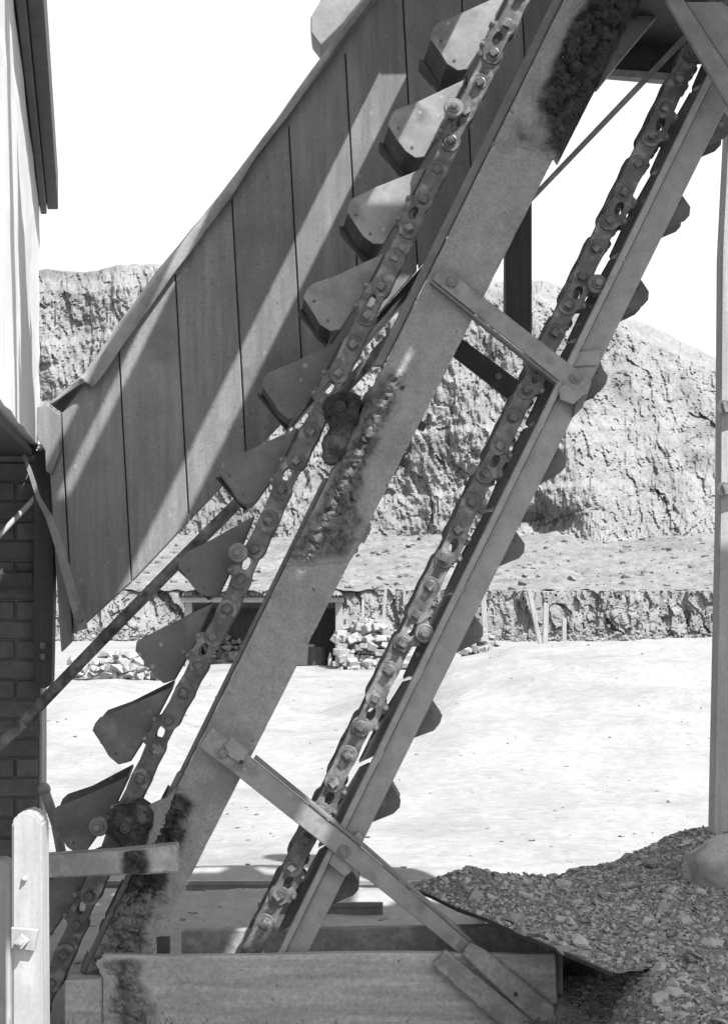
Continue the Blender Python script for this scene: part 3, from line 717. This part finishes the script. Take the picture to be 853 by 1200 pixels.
def attach_link():
    out = [(-.063, -.036), (-.095, -.026), (-.103, 0), (-.095, .028), (-.068, .038), (-.062, .058), (-.048, .066), (-.028, .062), (-.016, .050), (.016, .050), (.028, .064), (.050, .064), (.062, .040), (.092, .030), (.103, 0), (.095, -.026), (.063, -.036), (.03, -.027), (-.03, -.027)]
    bm = bmesh.new(); n = 48
    def ray(a):
        dx, dz = math.cos(a), math.sin(a); best = 0
        for i in range(len(out)):
            (x0, z0), (x1, z1) = out[i], out[(i + 1) % len(out)]
            z0 -= .012; z1 -= .012
            den = dx * (z1 - z0) - dz * (x1 - x0)
            if abs(den) < 1e-9: continue
            t = (x0 * (z1 - z0) - z0 * (x1 - x0)) / den; u = (x0 * dz - z0 * dx) / den
            if t > 0 and 0 <= u <= 1: best = max(best, t)
        return dx * best, dz * best + .012
    for (y0, y1) in ((-.002, .012), (.073, .087)):
        ro, ri = [], []
        for k in range(n):
            a = 2 * math.pi * k / n; x, z = ray(a); ro.append((x, z)); ri.append((.030 * math.cos(a), .017 * math.sin(a) + .012))
        V = [[bm.verts.new((x, y, z)) for x, z in rr] for rr, y in ((ro, y0), (ri, y0), (ri, y1), (ro, y1))]
        for k in range(n):
            for q in range(4): bm.faces.new((V[q][k], V[q][(k + 1) % n], V[(q + 1) % 4][(k + 1) % n], V[(q + 1) % 4][k]))
    me = finish(bm, 'link', 'chain', 0); return me
me_s, me_i, me_a = straight_link(False), straight_link(True), attach_link()
def pin_mesh():
    bm = bmesh.new(); add_cyl(bm, (0, -.001, 0), (0, -.004, 0), .027, .024, 20); add_box(bm, Vector((0, -.015, 0)), (.031, .022, .029), rot_in_plane(.25)); add_cyl(bm, (0, 0, 0), (0, .088, 0), .02, .02, 12)
    return finish(bm, 'pin', 'chain', .002)
def lug_mesh():
    bm = bmesh.new(); add_cyl(bm, (0, -.002, 0), (0, -.013, 0), .011, .010, 6); add_cyl(bm, (0, 0, 0), (0, -.022, 0), .006, .006, 8)
    return finish(bm, 'lug_bolt', 'bolt', .001)
def roller_mesh():
    bm = bmesh.new(); add_cyl(bm, (0, .09, 0), (0, -.03, 0), .032, .032, 24); add_cyl(bm, (0, -.03, 0), (0, -.045, 0), .04, .036, 24); add_cyl(bm, (0, -.045, 0), (0, -.06, 0), .024, .022, 16)
    add_cyl(bm, (0, -.06, 0), (0, -.085, 0), .016, .015, 6); return finish(bm, 'roller', 'bolt', .002)
me_pin, me_lug, me_rol = pin_mesh(), lug_mesh(), roller_mesh()

Lk = [(-3, (644, -74)), (0, (594, 29)), (8, (463, 302)), (16, (331, 574)), (20, (267, 714)), (25, (182, 877)), (26, (165, 912)), (33, (61, 1152)), (36, (14, 1256))]
def LP(k):
    return (interp([(a, b[0]) for a, b in Lk], k), interp([(a, b[1]) for a, b in Lk], k))
def RP(k): return (811 - 16.15 * k, 61 + 32.95 * k)
def chain(label, P, k0, k1, att, Y, flip, dy=0, rollers=(), full=True, name='bucket_chain'):
    a = W(*P(k1), Y) + Vector((0, dy, 0))
    ch_ = root(name, a, label, 'chain')
    for k in range(k0, k1):
        up, lo = W(*P(k), Y), W(*P(k + 1), Y)
        d = (up - lo) if not flip else (lo - up)
        th = -math.atan2(d.z, d.x); mid = (up + lo) / 2 + Vector((0, dy, 0))
        isa = (k - att) % 3 == 0
        me = me_a if isa else (me_i if (k - att) % 3 == 1 else me_s)
        o = bpy.data.objects.new('link', me); o.location = mid - a + Vector((0, random.uniform(-.001, .001) + (.004 if isa else 0), 0)); o.rotation_euler = (0, th + random.uniform(-.025, .025), 0)
        o.scale = (d.length / PITCH, 1, 1); link(o, ch_)
        if full:
            pn = bpy.data.objects.new('pin', me_pin); pn.location = (PITCH / 2 * (1 if not flip else -1), random.uniform(-.002, .001), 0); pn.rotation_euler = (0, random.uniform(-.4, .4), 0); link(pn, o)
            if isa:
                for x in (-.047, .042):
                    lg = bpy.data.objects.new('lug_bolt', me_lug); lg.location = (x, -.002, .055); link(lg, o)
    for (px, py) in rollers:
        o = bpy.data.objects.new('roller', me_rol); o.location = W(px, py, Y) + Vector((0, dy, 0)) - a; link(o, ch_)
    return ch_
YC = 6.03
chain('near strand of the left bucket chain with square-headed pins and rollers', LP, -3, 35, 0, YC, False, 0, ((531, 130), (280, 648), (118, 967)))
chain('near strand of the right bucket chain beside the channel rail', RP, -4, 33, 2, YC, True, 0, ((698, 335), (497, 742)))
chain('far strand of the right bucket chain, a dark edge left of the near one', RP, -4, 33, 2, YC, True, .40, (), False)

# buckets
YK = 6.13; KD = .36
rel = [(9, -56), (-47, -29), (-74, -17), (-80, -10), (-82, -1), (-69, 18), (-61, 29), (-50, 37), (-38, 35), (-13, -8)]
sc_ = YK / F
def rl(p, k=1.0): return Vector((6 + (p[0] - 6) * k, 0, -p[1] * k)) 
relm = [Vector((x * sc_, 0, -y * sc_)) for x, y in rel]
def bucket_meshes(seed, flare=1.10, pale=False, KD=.36):
    random.seed(seed); res = {}
    jit = [Vector((random.uniform(-.004, .004), 0, random.uniform(-.004, .004))) for _ in relm]
    P0 = [p + j for p, j in zip(relm, jit)]
    P1 = [Vector((p.x * flare - .002, KD, p.z * (1.04 if flare > 1.05 else 1.0))) for p in P0]
    for q_ in (0, 8, 9): P1[q_].x -= .035
    def side(P, dy):
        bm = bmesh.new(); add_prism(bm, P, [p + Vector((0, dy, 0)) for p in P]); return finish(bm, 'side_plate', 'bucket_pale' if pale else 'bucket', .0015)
    res['near'] = side(P0, .007); res['far'] = side(P1, -.007)
    def sheet(idx, nm, m, inset):
        bm = bmesh.new(); c0 = sum(P0, Vector()) / len(P0); rows = []
        for i in idx:
            a, b = P0[i].lerp(c0, inset), P1[i].lerp(Vector((c0.x, KD, c0.z)), inset)
            a.y = .009; b.y = KD - .009
            row = []
            for t in range(5): row.append(bm.verts.new(a.lerp(b, t / 4)))
            rows.append(row)
        for i in range(len(rows) - 1):
            for t in range(4): bm.faces.new((rows[i][t], rows[i][t + 1], rows[i + 1][t + 1], rows[i + 1][t]))
        bmesh.ops.recalc_face_normals(bm, faces=bm.faces); bmesh.ops.solidify(bm, geom=list(bm.faces), thickness=.007)
        return finish(bm, nm, m, 0)
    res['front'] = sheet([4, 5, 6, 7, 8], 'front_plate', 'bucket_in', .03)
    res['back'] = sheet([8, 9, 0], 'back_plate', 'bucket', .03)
    bm = bmesh.new()                                # wear lip with rivets along the outer corner of the far end
    a, b = P1[4] + Vector((-.006, -.12, -.004)), P1[7] + Vector((-.004, -.10, -.008))
    add_prism(bm, [a, b, b + Vector((.010, 0, .010)), a + Vector((.012, 0, .006))], [v + Vector((0, .13, 0)) for v in (a, b, b + Vector((.010, 0, .010)), a + Vector((.012, 0, .006)))])
    res['lip'] = finish(bm, 'wear_lip', 'bucket_in', .002)
    return res
bm = bmesh.new(); add_cyl(bm, (0, .001, 0), (0, -.004, 0), .007, .005, 10); me_riv = finish(bm, 'rivet', 'bucket', 0)
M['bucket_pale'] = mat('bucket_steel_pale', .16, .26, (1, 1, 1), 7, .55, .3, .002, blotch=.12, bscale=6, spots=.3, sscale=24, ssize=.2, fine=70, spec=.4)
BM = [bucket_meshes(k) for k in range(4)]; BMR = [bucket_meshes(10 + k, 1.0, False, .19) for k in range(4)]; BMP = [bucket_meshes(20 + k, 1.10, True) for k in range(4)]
random.seed(5)
def bucket(cpx, ang, label, i, dz=0, s=1.0):
    b = root('bucket', W(*cpx, YK), label, 'bucket', 'buckets of the elevator chain')
    b.rotation_euler = (0, ang, 0); b.scale = (s, 1, s)
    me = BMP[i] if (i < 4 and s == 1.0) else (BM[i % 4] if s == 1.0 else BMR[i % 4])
    for nm, key in (('side_plate', 'near'), ('side_plate', 'far'), ('front_plate', 'front'), ('back_plate', 'back'), ('wear_lip', 'lip')):
        if key == 'lip' and s != 1.0: continue
        link(bpy.data.objects.new(nm, me[key]), b)
    for (x, y) in ((-70, 3), (-53, 25)):
        o = bpy.data.objects.new('rivet', me_riv); o.location = (x * sc_, 0, -y * sc_); link(o, b)
    return b
ordl = ['topmost', 'second', 'third', 'fourth', 'fifth', 'sixth', 'seventh', 'eighth', 'ninth', 'tenth', 'eleventh']
where = ['topmost pale-sided bucket on the left chain, against the sunny end of the planks', 'second bucket from the top of the left chain, below the topmost one',
         'third bucket from the top of the left chain with a light streak', 'fourth bucket from the top of the left chain in front of the planks',
         'fifth bucket from the top of the left chain, spotted side plate', 'sixth bucket from the top of the left chain at the lower edge of the planks',
         'bucket of the left chain with a roller beside it, above the shed', 'bucket of the left chain overlapping the left end of the open shed',
         'bucket of the left chain standing out against the white ground', 'ribbed dark bucket above the timber bar beside the white post',
         'lowest bucket of the left chain, half hidden behind the white post']
ratt = [0, 3, 6, 9, 12, 15, 18, 21, 24, 27, 30]
for i, k in enumerate(ratt):
    p0, p1 = LP(k), LP(k + 1); c_ = ((p0[0] + p1[0]) / 2, (p0[1] + p1[1]) / 2)
    ang = random.uniform(-.05, .05)
    if i == 9: ang = .05; c_ = (c_[0] - 2, c_[1] + 2)
    if i == 10: ang = .1
    bucket(c_, ang, where[i], i)
wr = ['top right bucket tip of the right chain, at the corner under the brace', 'first full bucket tip sticking out right of the rail against the sky', 'second bucket tip right of the rail, above the cliff edge',
      'bucket tip right of the rail beside the upper strap end', 'bucket tip right of the rail just below the upper strap', 'bucket tip right of the rail against the dark cliff overhang',
      'spotted bucket tip right of the rail beside the stout post', 'bucket tip right of the rail against the top of the white bank', 'notched bucket tip right of the rail just above the long angle bar',
      'lowest bucket tip right of the rail, below the long angle bar']
for i in range(-1, 10):
    k = 2 + 3 * i; p0, p1 = RP(k), RP(k + 1); c_ = ((p0[0] + p1[0]) / 2, (p0[1] + p1[1]) / 2)
    bucket(c_, math.pi + random.uniform(-.03, .03), wr[i] if i >= 0 else 'bucket of the right chain cut off by the top edge beside the hood', i + 1, 0, 1.06)

# ---------------------------------------------------------------- boot box at the foot
bx = root('boot_box', W(380, 1205, 5.9), 'long pale timber box at the foot of the elevator', 'box')
prism('front_board', [(120, 1119), (200, 1121), (300, 1120), (400, 1117.5), (480, 1117), (560, 1119), (651, 1118), (655, 1215), (120, 1215)], 5.9, .05, 'box', bx, .005)
crust(0, 1, 0, 1, 9.0, 'crustbox', .020, lambda u, v: .75 - abs(v - .42) * 1.7 - .35 * u, 90, 90, lambda u, v: W(lerp(112, 205, v), lerp(1120.5, 1212, u), 5.902), bx)
prism('end_block', [(76, 1149), (118, 1148), (118, 1215), (76, 1215)], 5.86, .09, 'box', bx, .006)
prism('back_board', [(213, 1091), (520, 1086), (640, 1084), (640, 1165), (213, 1165)], 6.40, .05, 'timber', bx, .004)
bm = bmesh.new(); add_box(bm, W(653, 1190, 6.15) + Vector((-.03, .0, .09)), (.05, .40, .42)); bm_obj('end_board', bm, 'timber', bx)
prism('hook_plate', [(184, 1098), (199, 1098), (199, 1125), (184, 1125)], 6.0, .02, 'iron', bx, .002)
tb = root('brace_timber', W(640, 1195, 5.85), 'upper of two slanting timbers nailed across the box front', 'timber')
prism('beam', [(551, 1105), (572, 1116), (650, 1180), (656, 1215), (642, 1215), (541, 1120)], 5.86, .035, 'timber', tb, .008)
bolt(tb, 604, 1165, 5.86, .014, .004, .2, None, 'iron')
tb2 = prism('brace_timber', [(506, 1132), (522, 1114), (640, 1211), (610, 1225)], 5.845, .05, 'timber', None, .008)
tag(tb2, 'lower of two slanting timbers nailed across the box front', 'timber')
hbk = prism('tie_bar', [(40, 1004), (139, 997), (207, 990), (209, 1023), (139, 1026), (40, 1030)], 5.72, .09, 'timber', None, .008)
crust(0, 1, 0, 1, 7.0, 'crustbar', .016, lambda u, v: .8 - abs(v - .5) * 2.3, 60, 50, lambda u, v: W(lerp(130, 186, v), lerp(lerp(998.5, 992, v), 1025, u), 5.721), hbk)
tag(hbk, 'horizontal timber bar from the white post to the crusted beam foot', 'timber bar')
# crank rod with rounded end
bm = bmesh.new(); add_cyl(bm, W(52, 925, 6.7), W(66, 965, 6.7), .022); add_cyl(bm, W(66, 965, 6.7), W(78, 1030, 6.7), .022); bmesh.ops.create_uvsphere(bm, u_segments=12, v_segments=8, radius=.03, matrix=Matrix.Translation(W(52, 925, 6.7)))
tag(bm_obj('bent_rod', bm, 'strap', None, True), 'bent rod with a rounded end beside the brick wall', 'rod')

# white posts at lower left
wp = root('white_post', W(32, 1257, 5.4), 'white painted timber post with a rounded top at lower left', 'post')
bm = bmesh.new()
prof = [(14, 1262), (14, 964), (19, 956), (27, 951), (36, 951), (45, 957), (49, 965), (51, 1262)]
fr = [W(a, b, 5.4) for a, b in prof]; add_prism(bm, fr, [v + Vector((0, .13, 0)) for v in fr]); bmesh.ops.recalc_face_normals(bm, faces=bm.faces); bev(bm, .008, 2)
bm_obj('shaft', bm, 'white', wp)
prism('bracket_plate', [(13, 1087), (45, 1090), (40, 1115), (13, 1112)], 5.375, .022, 'white', wp, .003)
bm = nut_bm(W(27, 1102, 5.375), .034, .03, .75); bm_obj('bolt', bm, 'white', wp)
bm = nut_bm(W(30, 1029, 5.4), .018, .012, .3, None, True); bm_obj('bolt', bm, 'white', wp)
w2 = prism('white_post', [(-30, 1262), (-30, 1016), (-20, 1008), (4, 1008), (12, 1016), (12, 1043), (12, 1262)], 5.75, .1, 'white', None, .006)
tag(w2, 'white board half cut off at the left edge behind the white post', 'board')

# ---------------------------------------------------------------- gravel heap, steel plate, boulder
A_, B_ = W(476, 1038, 6.35), W(716, 1139, 5.3)
pl = bmesh.new()
vs = [A_, B_, B_ + Vector((.45, .6, -.10)), A_ + Vector((.5, .6, -.16))]
add_prism(pl, vs, [v + Vector((0, 0, -.014)) for v in vs]); bmesh.ops.subdivide_edges(pl, edges=list(pl.edges), cuts=6, use_grid_fill=True)
for v in pl.verts: v.co.z += .008 * fbm(v.co.x * 5, v.co.y * 5, 0, 2)
tag(bm_obj('steel_plate', pl, 'iron'), 'thin dark steel plate holding the gravel above the box', 'plate')
ed = (B_ - A_); ed.z = 0; ed.normalize(); nrm = Vector((-ed.y, ed.x, 0))           # nrm points back, onto the plate
if nrm.y < 0: nrm = -nrm
def upper_z(x, y):
    z = .36 + .075 * sstep(5.2, 6.6, y)
    z += .125 * math.exp(-((x - .34) / .32) ** 2 - ((y - 6.35) / .45) ** 2)
    z += .135 * sstep(1.05, 1.75, x) * sstep(5.9, 7.2, y)
    z -= .10 * sstep(6.7, 7.6, y) * (1 - sstep(1.0, 1.5, x))
    z -= .30 * sstep(7.3, 8.3, y)
    z -= .10 * sstep(5.2, 4.4, y)
    return z + .018 * fbm(x * 4, y * 4, 1, 3)
def dist_edge(x, y): return (Vector((x, y, 0)) - Vector((A_.x, A_.y, 0))).dot(nrm)
def heap_z(x, y):
    """upper heap behind the plate edge, lower spill in front of it"""
    de = dist_edge(x, y); al = (Vector((x, y, 0)) - Vector((A_.x, A_.y, 0))).dot(ed); LE = (Vector((B_.x - A_.x, B_.y - A_.y, 0))).length
    low = .02 + .33 * sstep(.62, 1.02, x + .25 * max(0, 5.2 - y)) * sstep(-.55, .0, de) + .03 * fbm(x * 5, y * 5, 4, 3)
    if al > LE: 
        t = sstep(0, .16, al - LE); e = lerp(low, upper_z(x, y), t); return e
    if de > 0:
        up = upper_z(x, y); rim = lerp(A_.z, B_.z, max(0, min(1, al / LE))) - .008
        return lerp(rim, up, sstep(0, .35, de))
    return min(low, rim_low(al, LE))
def rim_low(al, LE): return lerp(A_.z, B_.z, max(0, min(1, al / LE))) - .10
hp_ = root('gravel_heap', (1.2, 6.0, 0), 'heap of broken slaty gravel at lower right', 'gravel heap')
def heap_fn(u, v):
    x = lerp(.12, 2.6, u); y = lerp(4.3, 8.4, v)
    if x < .75 and dist_edge(x, y) < -.0: return Vector((x, y, -.05 if dist_edge(x, y) < -.02 else .30))
    return Vector((x, y, heap_z(x, y)))
# upper sheet (behind plate edge)
def up_fn(u, v):
    de = lerp(.012, 2.1, v ** 1.3); al = lerp(-.02, 1.26, u)
    p = Vector((A_.x, A_.y, 0)) + ed * al + nrm * de
    fade = max(sstep(0, .12, al + .02), sstep(.3, .8, de))
    up = upper_z(p.x, p.y); rim = lerp(A_.z, B_.z, max(0, min(1, al / 1.24))) - .004
    p.z = lerp(rim, up, sstep(0, .32, de) * lerp(.45, 1, fade)) + .006 * fbm(p.x * 30, p.y * 30, 0, 3); return p
def hz_up(p):
    v = p - Vector((A_.x, A_.y, p.z)); al, de = v.dot(ed), v.dot(nrm)
    fade = max(sstep(0, .12, al + .02), sstep(.3, .8, de)); rim = lerp(A_.z, B_.z, max(0, min(1, al / 1.24))) - .004
    return lerp(rim, upper_z(p.x, p.y), sstep(0, .32, de) * lerp(.45, 1, fade))
bm_obj('gravel_surface', grid_bm(70, 90, up_fn), 'gravel', hp_, True)
def lo_z(x, y):
    n_ = dist_edge(x, y); front = upper_z(x, y)
    k = sstep(lerp(.74, .58, sstep(5.75, 6.0, y)), 1.02, x + .22 * max(0, 5.15 - y))
    cover = sstep(.02, -.30, n_) * 0
    return lerp(.05, front - .0, k) + .012 * fbm(x * 7, y * 7, 4, 3)
def lo_fn(u, v):
    x = lerp(.60, 2.6, u); y = lerp(4.2, 8.4, v); z = lo_z(x, y)
    al_ = (Vector((x, y, 0)) - Vector((A_.x, A_.y, 0))).dot(ed)
    if 0 < dist_edge(x, y) < 1.9 and 0 < al_ < 1.15: z = min(z, hz_up(Vector((x, y, 0))) - .03 - .25 * (1 - sstep(.8, 1.3, x)))
    return Vector((x, y, z + .006 * fbm(x * 30, y * 30, 0, 3)))
bm_obj('gravel_surface', grid_bm(90, 140, lo_fn), 'gravel', hp_, True)
def surf(x, y):
    p = Vector((x, y, 0)); v = p - Vector((A_.x, A_.y, 0)); al, de = v.dot(ed), v.dot(nrm)
    if .01 < de < 2.05 and -.02 < al < 1.24: return max(hz_up(p), lo_z(x, y) if al > 1.16 or de > 1.9 or al < 0 else -1)
    return lo_z(x, y) if x > .62 else None
shard = [rock_mesh(200 + k, (.24, .3, .4, .5, .62)[k % 5]) for k in range(14)]
shA = [with_mat(s, 'stone') for s in shard]; shB = [with_mat(s, 'stone2') for s in shard]
random.seed(21)
def slope_n(x, y):
    e = .04; a, b, c0 = surf(x + e, y), surf(x, y + e), surf(x, y)
    if None in (a, b, c0): return Vector((0, 0, 1))
    return Vector((-(a - c0) / e, -(b - c0) / e, 1)).normalized()
def seen(x, y, z):
    px, py = CX + x / y * F, HY - (z - CZ) / y * F; return -20 < px < 875 and py < 1225
cnt = 0
while cnt < 300:
    y = 4.75 + (7.5 - 4.75) * random.random() ** 1.25; x = random.uniform(.2, 1.9); z = surf(x, y)
    if z is None or not seen(x, y, z): continue
    s = random.choice((.016, .018, .02, .022, .026, .03, .036, .05)) * random.uniform(.85, 1.15)
    if (random.random() < .6 and x > 1.35): continue
    o = bpy.data.objects.new('stone', random.choice(shA if random.random() < .72 else shB))
    n_ = slope_n(x, y) + Vector((random.gauss(0, .35), random.gauss(0, .35), 0)); q = n_.normalized().to_track_quat('Z', 'Y') @ Matrix.Rotation(random.uniform(0, 6.28), 3, 'Z').to_quaternion()
    o.rotation_mode = 'QUATERNION'; o.rotation_quaternion = q; o.scale = (s, s, s * random.uniform(.8, 1.3)); o.location = Vector((x, y, z + s * .12)) - hp_.location; link(o, hp_); cnt += 1
def scatter(name, n, smin, smax, m, parent, rnd):
    random.seed(rnd); verts, faces = [], []
    data = [([Vector(v.co) for v in s.vertices], [tuple(p.vertices) for p in s.polygons]) for s in shard]
    k = 0
    while k < n:
        y = 4.7 + 3.0 * random.random() ** 1.1; x = random.uniform(.18, 2.1); z = surf(x, y)
        if z is None or not seen(x, y, z): continue
        s = lerp(smin, smax, random.random() ** 2.2); vv, ff = random.choice(data)
        n_ = slope_n(x, y) + Vector((random.gauss(0, .5), random.gauss(0, .5), 0))
        q = (n_.normalized().to_track_quat('Z', 'Y') @ Matrix.Rotation(random.uniform(0, 6.28), 3, 'Z').to_quaternion()).to_matrix()
        o = Vector((x, y, z + s * .15)) - wloc(parent); b0 = len(verts)
        for v in vv: verts.append(q @ (v * s) + o)
        for f in ff: faces.append(tuple(i + b0 for i in f))
        k += 1
    me = bpy.data.meshes.new(name); me.from_pydata(verts, [], faces); me.materials.append(M[m]); o = bpy.data.objects.new(name, me); o['kind'] = 'stuff'; link(o, parent)
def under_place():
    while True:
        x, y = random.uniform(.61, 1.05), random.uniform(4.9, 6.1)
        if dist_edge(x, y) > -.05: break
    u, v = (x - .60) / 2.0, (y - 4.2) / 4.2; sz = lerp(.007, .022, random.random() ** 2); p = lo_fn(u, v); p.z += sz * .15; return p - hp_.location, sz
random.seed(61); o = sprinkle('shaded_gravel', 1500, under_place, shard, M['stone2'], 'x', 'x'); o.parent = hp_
for k_ in ('label', 'category'): del o[k_]
scatter('loose_gravel', 7500, .006, .02, 'stone', hp_, 31)
scatter('loose_gravel', 6500, .005, .017, 'stone2', hp_, 32)
verts, faces = [], []; random.seed(77)
data = [([Vector(v.co) for v in q.vertices], [tuple(p.vertices) for p in q.polygons]) for q in shard[:6]]
for k in range(1700):
    y = 6.7 + 22 * random.random() ** 1.9; x = random.uniform(-.26, .26) * y
    if fbm(x * .6, y * .4, 2, 3) < -.05 and random.random() < .8: continue
    s0 = lerp(.005, .030, random.random() ** 5) * (1 + y * .03); vv, ff = random.choice(data); o0 = Vector((x, y, ground_z(x, y) + s0 * .15)); b0 = len(verts); q = Matrix.Rotation(random.uniform(0, 6.28), 3, 'Z')
    for v in vv: verts.append(q @ (v * s0) + o0)
    for f in ff: faces.append(tuple(i + b0 for i in f))
me = bpy.data.meshes.new('pebbles'); me.from_pydata(verts, [], faces); me.materials.append(M['pale_stone']); o = bpy.data.objects.new('pebbles', me); o['kind'] = 'stuff'
tag(o, 'scattered pebbles on the pale dusty ground', 'pebbles'); link(o)
# dusty boulder by the post
bm = bmesh.new(); bmesh.ops.create_icosphere(bm, subdivisions=5, radius=1); c_ = Vector((1.60, 6.55, .49))
for v in bm.verts:
    k = 1 + .10 * fbm(v.co.x * 1.3, v.co.y * 1.3, v.co.z * 1.3, 3) + .015 * fbm(v.co.x * 8, v.co.y * 8, v.co.z * 8, 3)
    v.co = Vector((v.co.x * .23 * k, v.co.y * .20 * k, v.co.z * .17 * k)) + c_
tag(bm_obj('boulder', bm, 'boulder', None, True), 'smooth dust-covered boulder at the foot of the right post', 'boulder')

# ---------------------------------------------------------------- grass at the front edge
verts, faces = [], []
random.seed(3)
for t in range(70):
    px = random.choice((random.uniform(10, 200), random.uniform(60, 350))); Y = random.uniform(5.30, 5.62); b0 = Vector(((px - CX) / F * Y, Y, 0))
    for k in range(random.randint(3, 8)):
        h = random.uniform(.07, .17) * (1.15 if random.random() < .1 else 1); ln = Vector((random.gauss(0, .04), random.gauss(0, .03), h)); p = b0 + Vector((random.gauss(0, .03), random.gauss(0, .02), 0)); q = len(verts)
        verts += [p + Vector((-.003, 0, 0)), p + Vector((.003, .001, 0)), p + ln * .6 + Vector((.002, .0, 0)), p + ln + Vector((random.gauss(0, .015), 0, -.01)), p + ln * .6 + Vector((-.002, 0, 0))]
        faces.append((q, q + 1, q + 2, q + 3, q + 4))
me = bpy.data.meshes.new('grass'); me.from_pydata(verts, [], faces); me.materials.append(M['grass']); o = bpy.data.objects.new('grass', me); o['kind'] = 'stuff'
tag(o, 'sparse dark grass tufts along the bottom edge before the box', 'grass'); link(o)
